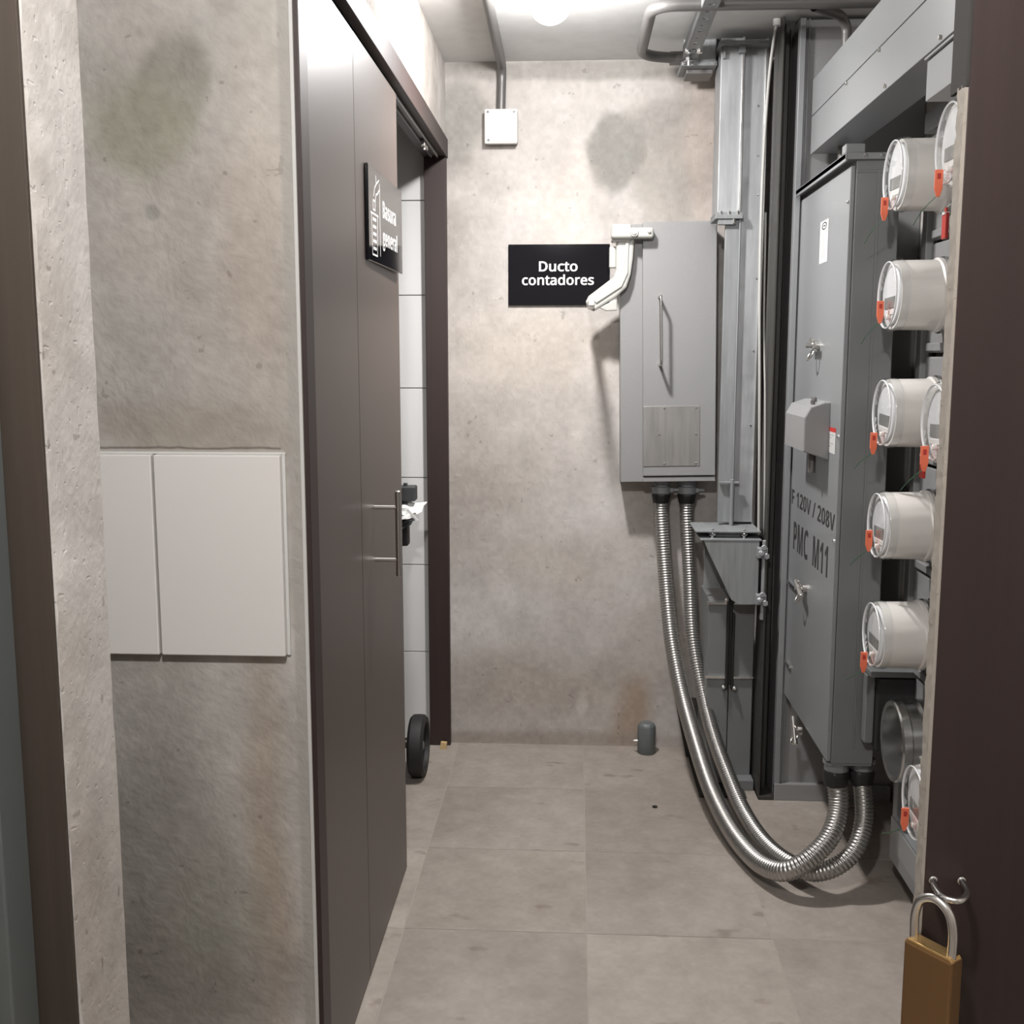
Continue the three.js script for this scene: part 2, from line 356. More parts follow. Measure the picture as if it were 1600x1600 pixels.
const d1 = structGroup('door_1', 'dark brown sliding door with a bar handle, partly open');
mesh('panel', [bx(-.502, -.4625, .004, 2.082, -1.876, -2.3348, .0006)], M.wenge, d1);
mesh('panel', [bx(-.502, -.462, .004, 2.082, -2.3354, -2.885, .0006)], M.wenge, d1);
mesh('edge_band', bx(-.502, -.4625, .004, 2.082, -2.8855, -2.8875, .0005), M.wengeDark, d1);
for (const z of [-2.05, -2.72]) mesh('top_hanger', bx(-.488, -.476, 2.080, 2.094, z, z - .06, .001), M.steel, d1);
const hnd = mesh('handle', [cyl(.0065, .20, 'y', -.408, 1.015, -2.49, 20, .0015)], M.steel, d1, { label: 'brushed steel bar handle' });
for (const y of [1.076, .953]) mesh('standoff', cyl(.005, .054, 'x', -.436, y, -2.49, 16), M.steel, hnd);

// entrance door on the right, close to the camera
const d2 = structGroup('door_2', 'dark brown entrance door standing open at the right, with hasp and padlock');
mesh('panel', bx(.3665, 1.28, .01, 2.36, -1.10, -1.1215, .0012), M.wengeEntry, d2);
mesh('raw_edge', (() => {
  const g = new THREE.BoxGeometry(.004, 1.67, .0205, 3, 420, 5).translate(.3655, .84, -1.1108), p = g.attributes.position;
  for (let i = 0; i < p.count; i++) { const y = p.getY(i), z = p.getZ(i); if (p.getX(i) < .365) p.setX(i, p.getX(i) + (fbm(y * 120, z * 200, 610, 3) - .5) * .0022); if (z < -1.12) p.setZ(i, z + (fbm(y * 160, 2, 620, 3) - .5) * .004); }
  g.computeVertexNormals(); return g;
})(), M.rawEdge, d2, { label: 'chipped pale unfinished edge' });
mesh('edge_guide', bx(.3635, .3675, 1.672, 2.355, -1.0995, -1.1425, .001), S({ color: lin(.022, .020, .018), roughness: .9 }), d2);
mesh('staple', tube([[.404, .8815, -1.098], [.402, .880, -1.075], [.388, .879, -1.060], [.376, .879, -1.066], [.373, .880, -1.085], [.375, .8815, -1.099]], .0034, 40, 10), M.bright, d2, { label: 'chrome hasp staple' });
mesh('staple_plate', [cyl(.0045, .003, 'z', .404, .8815, -1.0985), cyl(.0045, .003, 'z', .375, .8815, -1.0985)], M.bright, d2);
const tr2 = structGroup('trim_2', 'dark brown frame board on the left entry wall');
mesh('frame_board', bx(-.86, -.5455, 0, 2.38, -1.0935, -1.0995, .001), S({ map: woodMap([50, 42, 34], [64, 54, 45], 300), roughness: .75 }), tr2);

// grey metal post at the far left
const post = thing('door_guide_post', 'grey metal guide post at the left edge of the picture, nearest the camera', 'metal post', [-.61, 0, -1.05]);
mesh('post', bx(-.69, -.5820, 0, 2.3, -1.03, -1.083, .003), M.postGray, post);
mesh('groove_rib', [bx(-.6000, -.5970, 0, 2.3, -1.0275, -1.032, .001), bx(-.623, -.620, 0, 2.3, -1.0275, -1.032, .001)], M.grayDark, post);
mesh('foot_plate', bx(-.70, -.579, 0, .006, -1.02, -1.083, .001), M.grayDark, post);

// white cupboard in the wall
const cup = thing('wall_cupboard', 'white flush two-door cupboard set into the rough concrete wall', 'cupboard', [-.65, .914, -1.806]);
mesh('door', bx(-.95, -.7085, .9145, 1.2585, -1.788, -1.805, .0025), M.white, cup);
mesh('door', bx(-.7045, -.4895, .9145, 1.2585, -1.788, -1.805, .0025), M.white, cup);
mesh('back_frame', [bx(-.95, -.483, 1.2585, 1.2625, -1.8015, -1.8065, .001), bx(-.4895, -.484, .914, 1.2585, -1.801, -1.8065, .001)], M.whiteMetal, cup);

// ------------------------------------------------------------------ signs
const fontB = await new FontLoader().loadAsync('fonts/droid/droid_sans_bold.typeface.json');
const fontR = await new FontLoader().loadAsync('fonts/droid/droid_sans_regular.typeface.json');
function textGeo(str, font = fontB, fat = 0) { const g = new TextGeometry(str, { font, size: 1, depth: .02, curveSegments: 6, bevelEnabled: fat > 0, bevelSize: fat, bevelThickness: .005, bevelSegments: 1 }); g.computeBoundingBox(); const b = g.boundingBox; g.translate(-b.min.x, -b.min.y, 0); return [g, b.max.x - b.min.x, b.max.y - b.min.y]; }
function textAt(str, x0, x1, y0, y1, z, depth = .0006) { const [g, w, h] = textGeo(str, fontR, .028); return g.scale((x1 - x0) / w, (y1 - y0) / h, depth / .03).translate(x0, y0, z); }
const sg = thing('wall_sign', 'black glossy sign reading Ducto contadores on the back wall', 'sign', [-.062, 1.60, -3.9]);
mesh('board', bx(-.2375, .1135, 1.600, 1.807, -3.889, -3.8995, .0015), M.acrylic, sg);
const wt = S({ color: lin(.85, .85, .85), roughness: .5 });
mesh('lettering', [textAt('Ducto', -.131, .003, 1.7145, 1.749, -3.8893), textAt('contadores', -.190, .060, 1.668, 1.7045, -3.8893)], wt, sg, { label: 'white lettering Ducto contadores' });

const doorSignTex = canvasTex(1024, 480, (x, w, h) => {
  x.fillStyle = '#08080a'; x.fillRect(0, 0, w, h);
  x.strokeStyle = x.fillStyle = '#f2f2f0'; x.lineCap = 'round'; x.lineJoin = 'round'; x.lineWidth = 11;
  // hand dropping waste into a ribbed bin
  for (let i = 0; i < 5; i++) { x.fillRect(105 + i * 1, 255 + i * 38, 95, 17); }
  x.beginPath(); x.moveTo(70, 235); x.lineTo(88, 450); x.lineTo(225, 450); x.lineTo(243, 235); x.stroke();
  x.beginPath(); x.moveTo(55, 235); x.lineTo(258, 235); x.stroke();
  x.beginPath(); x.moveTo(290, 40); x.lineTo(215, 70); x.lineTo(170, 95); x.lineTo(140, 140); x.stroke();
  x.beginPath(); x.moveTo(300, 90); x.lineTo(240, 120); x.lineTo(205, 125); x.lineTo(180, 165); x.stroke();
  x.beginPath(); x.moveTo(215, 70); x.lineTo(205, 30); x.stroke();
  x.strokeRect(120, 165, 55, 48);
  x.beginPath(); x.moveTo(310, 60); x.lineTo(310, 440); x.stroke();
  x.font = 'bold 130px sans-serif'; x.textBaseline = 'alphabetic';
  x.fillText('Basura', 385, 225); x.fillText('general', 385, 375);
});
const ds = thing('door_sign', 'black glossy sign reading Basura general on the sliding door', 'sign', [-.462, 1.632, -2.66]);
ds.rotation.y = -.0157; ds.position.x += .0045;
mesh('board', bx(-.4625, -.4555, 1.632, 1.838, -2.437, -2.862, .0012), M.acrylic, ds);
{
  const g = new THREE.PlaneGeometry(.419, .2).rotateY(Math.PI / 2).translate(-.4552, 1.735, -2.6495);
  mesh('print', g, P({ map: doorSignTex, roughness: .07 }), ds, { uv: true, label: 'white icon and lettering Basura general' });
}

// ------------------------------------------------------------------ lamps
function lamp(label, p) {
  const t = thing('globe_lamp', label, 'lamp', [p[0], H, p[2]]);
  mesh('globe', new THREE.SphereGeometry(.058, 32, 20).translate(...p), M.glow, t);
  mesh('holder', lathe([[0, 0], [.05, 0], [.052, -.006], [.045, -.02], [.030, -.026], [.026, -.034], [0, -.034]].map(([r, y]) => [r, y]).reverse(), 'y', p[0], H, p[2]), M.whiteMetal, t);
}
lamp('glowing white globe lamp on the ceiling in front of the back wall', LAMP);
lamp('glowing white globe lamp on the lobby ceiling, above the picture', LAMP2);

// ------------------------------------------------------------------ junction box and conduit
const jb = thing('junction_box', 'square white metal junction box high on the back wall', 'junction box', [-.262, 2.137, -3.9]);
mesh('box', bx(-.310, -.204, 2.142, 2.250, -3.862, -3.9, .006), M.whiteMetal, jb);
mesh('cover', bx(-.3165, -.2055, 2.138, 2.252, -3.853, -3.863, .004), M.white, jb);
for (const [x, y] of [[-.305, 2.242], [-.216, 2.242], [-.303, 2.150]]) mesh('screw', cyl(.004, .003, 'z', x, y, -3.8525), M.emt, jb);
const cd = thing('conduit', 'grey pipe running along the ceiling and down to the white junction box', 'conduit', [-.25, 2.25, -3.8]);
mesh('pipe', tube([[-.262, 2.252, -3.882], [-.258, 2.395, -3.882], [-.24, 2.397, -2.0]], .0155, 90, 14, .045), M.emt, cd);
mesh('strap', [cyl(.0185, .018, 'z', -.2475, 2.397, -2.9)], M.galv, cd);
const lp = thing('ceiling_conduit', 'grey conduit bent in a loop under the ceiling beside the steel trunking', 'conduit', [.5, 2.35, -3.4]);
mesh('pipe', tube([[.345, 2.362, -3.69], [.195, 2.362, -3.645], [.198, 2.362, -3.145], [.80, 2.362, -3.145]], .0165, 140, 14, .075), M.emt, lp);
mesh('drop_pipe', tube([[.64, 2.366, -3.19], [.735, 2.366, -3.28], [.755, 2.34, -3.30], [.757, 1.98, -3.30]], .014, 80, 12, .05), M.emt, lp);
mesh('coupling', cyl(.021, .05, 'x', .315, 2.362, -3.683), M.emt, lp);

// pipe stub on the floor and small things
const st = thing('pipe_stub', 'short grey capped pipe stub on the floor against the back wall', 'pipe', [.266, 0, -3.84]);
mesh('pipe', lathe([[0, .114], [.022, .113], [.029, .107], [.0325, .098], [.033, .09], [.033, .004], [.031, 0], [0, 0]].reverse(), 'y', .266, 0, -3.838, 32), M.pvc, st);
mesh('clamp_screw', [cyl(.005, .012, 'x', .229, .045, -3.835), cyl(.0035, .008, 'x', .2225, .045, -3.835)], M.bright, st);
const wd = thing('wooden_wedge', 'tiny pale wooden wedge at the foot of the far door jamb', 'wedge', [-.472, 0, -3.83]);
mesh('wedge', plate([[-.485, 0], [-.462, 0], [-.460, .024], [-.482, .026]], -3.826, -3.8445, .001), M.wedge, wd);
const db = thing('debris_chip', 'small black chip lying on the grey floor tile', 'debris', [.26, 0, -3.33]);
mesh('chip', new THREE.IcosahedronGeometry(.009, 1).scale(1, .4, .7).translate(.262, .004, -3.345), M.debris, db);

// ------------------------------------------------------------------ refuse bin behind the door
const bn = thing('wheeled_bin', 'black wheeled refuse bin half hidden behind the sliding door', 'bin', [-.80, 0, -3.5]);
{
  const v = (x, z, y) => [x, y, z];
  const g = new THREE.BoxGeometry(.40, .82, .46, 1, 1, 1), p = g.attributes.position;
  for (let i = 0; i < p.count; i++) if (p.getY(i) < 0) { p.setX(i, p.getX(i) * .82); p.setZ(i, p.getZ(i) * .8); }
  g.computeVertexNormals();
  mesh('body', [g.translate(-.80, .50, -3.56)], M.bin, bn);
  mesh('rim', bx(-1.02, -.575, .885, .935, -3.30, -3.82, .01), M.bin, bn);
  mesh('lid', [bx(-1.03, -.57, .937, .965, -3.29, -3.83, .012), bx(-.98, -.62, .96, .978, -3.34, -3.78, .009)], M.bin, bn);
  mesh('hinge_arm', [bx(-.60, -.523, .950, 1.000, -3.545, -3.60, .006), bx(-.60, -.550, .80, .95, -3.55, -3.60, .006), cyl(.007, .02, 'y', -.557, 1.0, -3.56)], M.bin, bn);
  mesh('axle', cyl(.011, .30, 'x', -.68, .106, -3.575, 16), M.emt, bn);
  for (const x of [-.527, -1.08]) {
    const w = mesh('wheel', lathe([[.014, -.026], [.060, -.020], [.078, -.012], [.080, -.026], [.096, -.027], [.1045, -.018], [.1058, 0], [.1045, .018], [.096, .027], [.080, .026], [.078, .012], [.060, .006], [.016, .006], [.014, -.026]], 'x', x, .1062, -3.575, 48), M.rubber, bn);
    mesh('hub_cap', lathe([[0, .02], [.012, .019], [.018, .012], [.020, .004], [0, .004]].reverse(), 'x', x, .1062, -3.575, 24), S({ color: lin(.12, .12, .12), roughness: .3 }), w);
  }
}
const pp = thing('waste_paper', 'crumpled white paper and strip sticking out of the black bin', 'paper', [-.53, .9, -3.54]);
{
  const sheet = (a, b, c, d, n, s) => { const g = new THREE.PlaneGeometry(1, 1, n, n), p = g.attributes.position; for (let i = 0; i < p.count; i++) { const u = p.getX(i) + .5, v = p.getY(i) + .5; const q = k => (a[k] * (1 - u) + b[k] * u) * (1 - v) + (d[k] * (1 - u) + c[k] * u) * v; const k = (fbm(u * 3, v * 3, s, 3) - .5) * .02; p.setXYZ(i, q(0), q(1) + k, q(2) + k); } g.computeVertexNormals(); return g; };
  mesh('sheet', sheet([-.60, .905, -3.50], [-.500, .922, -3.50], [-.486, .952, -3.56], [-.60, .940, -3.58], 10, 41), M.paper, pp);
  mesh('sheet', sheet([-.60, .885, -3.49], [-.535, .905, -3.48], [-.50, .93, -3.52], [-.60, .925, -3.53], 10, 48), M.paper, pp);
  mesh('strip', bx(-.004, .004, -.026, .026, -.001, .001, .0006).rotateZ(.75).translate(-.522, .915, -3.475), M.paper, pp);
  mesh('dark_wrapper', sheet([-.60, .85, -3.485], [-.530, .885, -3.485], [-.507, .905, -3.50], [-.60, .895, -3.50], 8, 43), M.bin, pp);
}

// ------------------------------------------------------------------ grey switch box on the back wall
const sb = thing('switch_box', 'grey steel switch box with a bow handle on the back wall', 'switch box', [.32, .995, -3.9]);
mesh('body', bx(.158, .478, .995, 1.862, -3.782, -3.9, .002), M.gray, sb);
const sbd = mesh('door', bx(.2325, .4775, 1.018, 1.864, -3.75, -3.7805, .003), M.gray, sb);
mesh('handle', tube([[.287, 1.620, -3.748], [.287, 1.620, -3.676], [.289, 1.396, -3.676], [.289, 1.396, -3.748]], .005, 60, 12, .012), M.steel, sbd, { label: 'steel bow handle' });
const ip = mesh('cover_plate', bx(.2335, .4245, 1.052, 1.256, -3.7475, -3.751, .0008), M.plateSteel, sbd, { label: 'bare galvanised inspection plate' });
for (const [x, y] of [[.305, 1.249], [.412, 1.249], [.412, 1.16], [.305, 1.061], [.412, 1.061], [.288, 1.160]]) mesh('screw', cyl(.0035, .003, 'z', x, y, -3.7465, 10), M.bright, sb);
mesh('bottom_flange', bx(.2325, .4775, .998, 1.014, -3.755, -3.783, .0015), M.gray, sb);
sb.rotation.z = .018;
const lv = thing('operating_lever', 'cream cast operating lever at the corner of the grey switch box', 'lever', [.15, 1.80, -3.75]);
mesh('bracket', [bx(.114, .180, 1.797, 1.855, -3.722, -3.782, .008), bx(.112, .252, 1.806, 1.842, -3.705, -3.75, .010), bx(.108, .131, 1.715, 1.785, -3.752, -3.784, .005)], M.cream, lv);
mesh('arm', plate([[.130, 1.812], [.130, 1.708], [.121, 1.683], [.040, 1.622], [.031, 1.604], [.038, 1.582], [.058, 1.572], [.132, 1.618], [.166, 1.650], [.180, 1.692], [.187, 1.745], [.191, 1.812]], -3.735, -3.776, .007), M.cream, lv);
mesh('arm_rib', [plate([[.160, 1.80], [.158, 1.70], [.140, 1.660], [.060, 1.606], [.066, 1.598], [.150, 1.652], [.170, 1.697], [.172, 1.80]], -3.729, -3.737, .002)], M.cream, lv);
mesh('pivot_pin', [cyl(.009, .016, 'z', .187, 1.825, -3.70, 16), cyl(.014, .006, 'z', .187, 1.825, -3.704, 16)], M.steel, lv);
mesh('rivet', cyl(.005, .008, 'z', .236, 1.827, -3.702, 12), M.steel, lv);
mesh('stop_lug', [bx(.037, .058, 1.578, 1.600, -3.50, -3.76, .004), plate([[.075, 1.585], [.135, 1.612], [.136, 1.575], [.10, 1.573]], -3.74, -3.77, .003)], M.cream, lv);
mesh('end_pin', cyl(.004, .004, 'z', .046, 1.604, -3.733, 12), M.emt, lv);

// ------------------------------------------------------------------ flexible metal hoses
function corrugated(pts, r, pitch, amp) {
  const c = new THREE.CatmullRomCurve3(pts.map(p => new THREE.Vector3(...p)), false, 'centripetal');
  c.arcLengthDivisions = 800;
  const L = c.getLength(), n = Math.round(L / pitch), per = 6, N = n * per, R = 16;
  const g = new THREE.TubeGeometry(c, N, r, R, false), p = g.attributes.position, cen = [];
  for (let i = 0; i <= N; i++) cen.push(c.getPointAt(i / N));
  const v = new THREE.Vector3();
  for (let i = 0; i <= N; i++) { const t = (i % per) / per, k = 1 - amp * (t < .17 || t > .83 ? 1 : t < .34 || t > .66 ? .35 : 0); for (let j = 0; j <= R; j++) { const q = i * (R + 1) + j; v.fromBufferAttribute(p, q).sub(cen[i]).multiplyScalar(k).add(cen[i]); p.setXYZ(q, v.x, v.y, v.z); } }
  g.computeVertexNormals();
  return g;
}
function hose(label, pts, top, end, r) {
  const t = thing('flexible_conduit', label, 'hose', [top[0], top[1], top[2]], 'flexible hoses between the boxes');
  mesh('hose', corrugated(pts, r, .0098, .085), M.hose, t);
  mesh('connector', [lathe([[0, 0], [.026, 0], [.033, -.004], [.033, -.014], [.028, -.017], [.028, -.022], [.0345, -.025], [.0345, -.046], [.030, -.05], [0, -.05]].reverse(), 'y', ...top, 28), cyl(.006, .03, 'x', top[0] + .045, top[1] - .035, top[2] + .012, 12), bx(top[0] + .028, top[0] + .040, top[1] - .043, top[1] - .027, top[2] - .003, top[2] + .024, .002)], M.galvDull, t);
  mesh('collar', lathe([[0, -.048], [.031, -.049], [.033, -.054], [.029, -.074], [.026, -.082], [0, -.082]].reverse(), 'y', ...top, 28), M.black, t);
  mesh('connector', lathe([[0, 0], [.036, 0], [.036, -.01], [.032, -.012], [.032, -.030], [.029, -.034], [0, -.034]].reverse(), 'y', end[0], end[1], end[2], 28), M.galvDull, t);
  mesh('collar', lathe([[0, .03], [.033, .03], [.036, .024], [.034, .002], [.030, -.012], [0, -.012]].reverse(), 'y', end[0] - .001, end[1] - .058, end[2] + .003, 28), M.black, t);
}
hose('left of two ribbed metal hoses hanging from the switch box', [[.301, .925, -3.83], [.303, .88, -3.832], [.320, .66, -3.80], [.337, .456, -3.70], [.362, .312, -3.58], [.389, .208, -3.43], [.426, .104, -3.22], [.472, .054, -3.01], [.522, .053, -2.845], [.567, .075, -2.775], [.615, .108, -2.765], [.682, .163, -2.80], [.712, .225, -2.845], [.708, .30, -2.865]], [.301, .997, -3.83], [.707, .352, -2.866], .0275);
hose('right of two ribbed metal hoses hanging from the switch box', [[.390, .925, -3.83], [.391, .88, -3.83], [.404, .661, -3.80], [.411, .452, -3.72], [.435, .301, -3.62], [.460, .190, -3.48], [.490, .110, -3.35], [.517, .060, -3.18], [.552, .042, -3.01], [.594, .048, -2.88], [.644, .058, -2.805], [.695, .087, -2.78], [.745, .130, -2.79], [.776, .195, -2.83], [.777, .30, -2.872]], [.390, .997, -3.83], [.776, .352, -2.877], .025);

// ------------------------------------------------------------------ steel ducts beside the box
const du = thing('steel_duct', 'tall shiny galvanised duct rising to the ceiling beside the switch box', 'duct', [.51, .62, -3.7]);
mesh('front_channel', bx(.442, .512, 1.872, 2.40, -3.60, -3.74, .003), M.galv, du);
mesh('side_channel', bx(.512, .590, .88, 2.40, -3.62, -3.86, .003), M.galv, du);
mesh('lip', [bx(.507, .5145, 1.872, 2.40, -3.592, -3.602, .001), bx(.582, .592, .86, 2.40, -3.612, -3.63, .001)], M.bright, du);
mesh('flange', [bx(.436, .522, 1.852, 1.866, -3.585, -3.72, .002), bx(.436, .522, 1.866, 1.872, -3.59, -3.72, .001), bx(.445, .50, 1.835, 1.853, -3.59, -3.61, .001)], M.galvDull, du);
for (const [x, y] of [[.452, 1.869], [.478, 1.869], [.505, 1.869], [.494, 1.846]]) mesh('bolt', cyl(.006, .016, 'y', x, y, -3.592, 8), M.bright, du);
mesh('lower_channel', bx(.470, .514, .88, 1.852, -3.605, -3.622, .003), M.galvDull, du);
mesh('seam_strip', bx(.513, .517, .86, 1.852, -3.598, -3.62, .001), M.galv, du);
for (const [x, y] of [[.575, 1.67], [.572, 1.44], [.564, 2.2], [.567, 2.05], [.57, 1.93], [.57, 1.2]]) mesh('rivet', cyl(.0035, .003, 'z', x, y, -3.6185, 10), M.bright, du);
mesh('top_flange', [bx(.434, .60, 2.372, 2.384, -3.57, -3.86, .002), bx(.448, .455, 2.335, 2.372, -3.585, -3.60, .001), bx(.494, .516, 2.35, 2.372, -3.58, -3.60, .002)], M.galvDull, du);
mesh('clip_rod', [cyl(.007, .17, 'y', .512, .94, -3.59, 10), bx(.470, .535, 1.012, 1.018, -3.585, -3.60, .001)], M.galvDull, du);

const sp = thing('support_bracket', 'galvanised bracket with a sloping gusset below the steel duct', 'bracket', [.5, .64, -3.5]);
mesh('top_plate', [bx(.398, .590, .845, .850, -3.45, -3.62, .001), bx(.384, .59, .868, .873, -3.47, -3.66, .001), bx(.43, .53, .851, .87, -3.50, -3.505, .001)], M.galvDull, sp);
mesh('gusset', plate([[.409, .846], [.583, .846], [.583, .640], [.522, .640], [.500, .655], [.424, .808]], -3.452, -3.458, .001), M.galvDull, sp);
mesh('side_plate', [plate([[.384, .872], [.41, .846], [.430, .79], [.428, .66], [.585, .66], [.585, .872]], -3.60, -3.605, .001), bx(.578, .584, .64, .846, -3.458, -3.60, .001)], M.galvDull, sp);
for (const [x, y, z] of [[.438, .862, -3.48], [.538, .862, -3.48]]) mesh('bolt', [cyl(.006, .05, 'y', x, y - .008, z, 10), cyl(.011, .008, 'y', x, y, z, 6), cyl(.010, .008, 'y', x, y - .022, z, 6)], M.bright, sp);
for (const y of [.815, .665]) {
  mesh('clamp', [bx(.574, .606, y - .02, y + .012, -3.425, -3.452, .002), cyl(.006, .05, 'z', .583, y - .002, -3.43, 10), cyl(.010, .010, 'z', .583, y - .002, -3.412, 6), cyl(.010, .012, 'z', .600, y - .012, -3.418, 6), cyl(.009, .01, 'z', .592, y + .015, -3.418, 6)], M.galv, sp);
}
mesh('clamp_rod', [cyl(.007, .24, 'y', .597, .73, -3.44, 12), cyl(.009, .02, 'y', .597, .605, -3.44, 6)], M.galv, sp);

const lb = thing('lower_duct', 'grey duct standing on the floor below the galvanised bracket', 'duct', [.51, 0, -3.6]);
mesh('casing', [bx(.442, .512, .0, .632, -3.55, -3.79, .003), bx(.514, .592, .0, .632, -3.55, -3.80, .003)], M.grayDark, lb);
mesh('base_shoe', bx(.50, .597, 0, .035, -3.50, -3.56, .002), M.grayDark, lb);
for (const y of [.622, .372]) { mesh('metal_strap', bx(.436, .505, y - .004, y + .005, -3.541, -3.552, .001), M.bright, lb); mesh('metal_strap', bx(.523, .593, y - .003, y + .004, -3.541, -3.552, .001), M.bright, lb); }
mesh('insulator_bar', [bx(.500, .508, .335, .635, -3.532, -3.552, .002), bx(.518, .526, .335, .59, -3.532, -3.552, .002), bx(.507, .519, .35, .64, -3.540, -3.552, .002)], M.black, lb);
for (const [x, y] of [[.496, .635], [.520, .64], [.494, .342], [.530, .339]]) mesh('bolt', [cyl(.007, .016, 'z', x, y, -3.538, 8), cyl(.004, .02, 'z', x, y, -3.533, 8)], M.bright, lb);
const br = thing('floor_brace', 'dark sloping steel foot plate behind the ribbed hoses', 'brace', [.44, 0, -3.44]);
mesh('plate', plate([[.361, .22], [.405, .0], [.598, .0], [.598, .16], [.50, .22]], -3.80, -3.806, .001), M.bronze, br);
mesh('foot', bx(.412, .565, 0, .006, -3.435, -3.80, .001), M.bronze, br);

const stt = thing('slotted_channel', 'perforated galvanised strut channel under the ceiling near the conduit loop', 'strut', [.35, 2.36, -3.4]);
{
  const holes = []; for (let i = 0; i < 9; i++) holes.push([-3.60 + i * .062 - .0, .0, .008]);
  const g = plate([[-3.65, -.022], [-3.05, -.022], [-3.05, .022], [-3.65, .022]], 0, .003, .0006, holes).rotateX(Math.PI / 2).rotateY(-Math.PI / 2);
  // outline (z, x) laid flat under the ceiling
  g.computeBoundingBox(); const b = g.boundingBox; g.translate(.352 - (b.min.x + b.max.x) / 2, 2.350 - b.min.y, -3.35 - (b.min.z + b.max.z) / 2);
  mesh('web', g, M.galvDull, stt);
  for (const x of [.3285, .3725]) mesh('flange', bx(x, x + .003, 2.352, 2.39, -3.05, -3.65, .0008), M.galvDull, stt);
  mesh('bolt', [cyl(.011, .012, 'y', .345, 2.343, -3.62, 6), cyl(.006, .03, 'y', .345, 2.338, -3.62, 10)], M.bright, stt);
for (const [x, y, z] of [[.335, 2.35, -3.55], [.37, 2.346, -3.54]]) mesh('bolt', cyl(.010, .012, 'y', x, y, z, 6), M.bright, stt);
}
const cb = thing('ceiling_box', 'galvanised box on the ceiling at the end of the loop', 'junction box', [.385, 2.33, -3.7]);
mesh('box', bx(.332, .436, 2.345, 2.416, -3.665, -3.80, .004), M.galv, cb);
mesh('cover', bx(.325, .438, 2.332, 2.3465, -3.655, -3.80, .003), M.galvDull, cb);
mesh('lower_lip', bx(.345, .430, 2.318, 2.3325, -3.70, -3.80, .003), M.emt, cb);
for (const [x, z] of [[.335, -3.66], [.428, -3.66]]) mesh('screw', cyl(.005, .006, 'z', x, 2.339, -3.653, 8), M.bright, cb);

const rod = thing('hanging_rod', 'thin pale rod hanging from the ceiling beside the galvanised duct', 'rod', [.58, .85, -3.48]);
mesh('rod', tube([[.588, 2.41, -3.47], [.575, 2.30, -3.475], [.565, 2.10, -3.48], [.562, 1.86, -3.485], [.566, 1.60, -3.49], [.575, 1.30, -3.49], [.586, .86, -3.49]], .0045, 80, 10), M.rodGray, rod);
mesh('rod', tube([[.578, 1.86, -3.50], [.584, 1.50, -3.50], [.592, 1.30, -3.49], [.603, .86, -3.485]], .0032, 60, 8), M.rodGray, rod);
mesh('top_cap', cyl(.012, .02, 'y', .589, 2.405, -3.47, 12), M.whiteMetal, rod);

// dark column between the ducts and the panels
const col = thing('steel_column', 'dark bronze steel column standing between the duct and the grey panels', 'column', [.61, 0, -3.5]);
mesh('flange', bx(.600, .606, 0, 2.41, -3.43, -3.56, .0015), M.bronze, col);
mesh('web', bx(.600, .648, 0, 2.41, -3.56, -3.566, .001), M.bronze, col);
mesh('flange', bx(.612, .634, 0, 2.41, -3.50, -3.506, .001), M.bronze, col);
mesh('base_plate', bx(.600, .648, 0, .012, -3.425, -3.60, .001), M.bronze, col);

// ------------------------------------------------------------------ tall grey panel and the metering cabinets
const tp = thing('tall_panel', 'tall grey steel panel standing behind the stencilled cabinet', 'panel', [.83, 0, -3.5]);
mesh('casing', bx(.650, 1.028, 0, 2.405, -3.445, -3.88, .003), M.gray, tp);
mesh('edge_channel', [bx(.650, .668, .0, 2.405, -3.428, -3.446, .002), bx(.676, .681, .04, 2.405, -3.436, -3.446, .001)], M.grayLight, tp);
mesh('base_plinth', bx(.650, 1.02, 0, .055, -3.425, -3.446, .002), M.gray, tp);

const XC = .67;
const pm = thing('metering_cabinet', 'grey steel cabinet stencilled PMC M11 beside the meters', 'cabinet', [.73, .355, -3.1]);
mesh('body', bx(XC + .012, .79, .355, 1.905, -2.822, -3.425, .003), M.grayDark, pm);
const pdoor = mesh('door', bx(XC, XC + .0115, .36, 1.885, -2.826, -3.42, .002), M.grayLight, pm);
mesh('lid', [plateX([[-2.808, 1.913], [-3.42, 1.913], [-3.42, 1.898], [-2.808, 1.898]], XC - .018, .792, .002), bx(XC - .018, XC - .014, 1.893, 1.913, -2.808, -3.42, .001), bx(XC - .018, .70, 1.913, 1.935, -2.812, -2.85, .003)], M.grayLight, pm);
for (const [x, z] of [[.70, -2.818], [.74, -2.818], [.775, -2.818]]) mesh('screw', cyl(.005, .006, 'z', x, 1.906, z + .012, 10), M.bright, pm);
for (const [y, z] of [[1.80, -2.834], [1.22, -2.834], [.95, -2.834]]) mesh('screw', cyl(.0045, .006, 'x', XC - .002, y, z, 10), M.bright, pm);
mesh('side_rib', [bx(.735, .741, .40, 1.87, -2.8195, -2.8225, .001), bx(.683, .787, 1.868, 1.874, -2.8195, -2.8225, .001)], M.grayDark, pm);
mesh('bottom_gland_plate', bx(.684, .788, .349, .356, -2.825, -3.0, .001), M.grayDark, pm);
function latch(y, z, turn) {
  const l = mesh('latch', [cyl(.013, .014, 'x', XC - .006, y, z, 16), cyl(.007, .085, 'z', XC - .022, y, z, 12).translate(-XC + .022, -y, -z).rotateX(turn).translate(XC - .022, y, z), cyl(.006, .02, 'x', XC - .014, y, z, 10)], M.steel, pm, { label: 'steel T-shaped latch' });
  mesh('ring', [new THREE.TorusGeometry(.019, .0028, 8, 24).rotateY(Math.PI / 2).rotateZ(-.5).translate(XC - .020, y - .024, z), cyl(.004, .02, 'z', XC - .02, y + .012, z + .01, 8), cyl(.004, .018, 'y', XC - .02, y + .012, z - .014, 8)], M.steel, l);
}
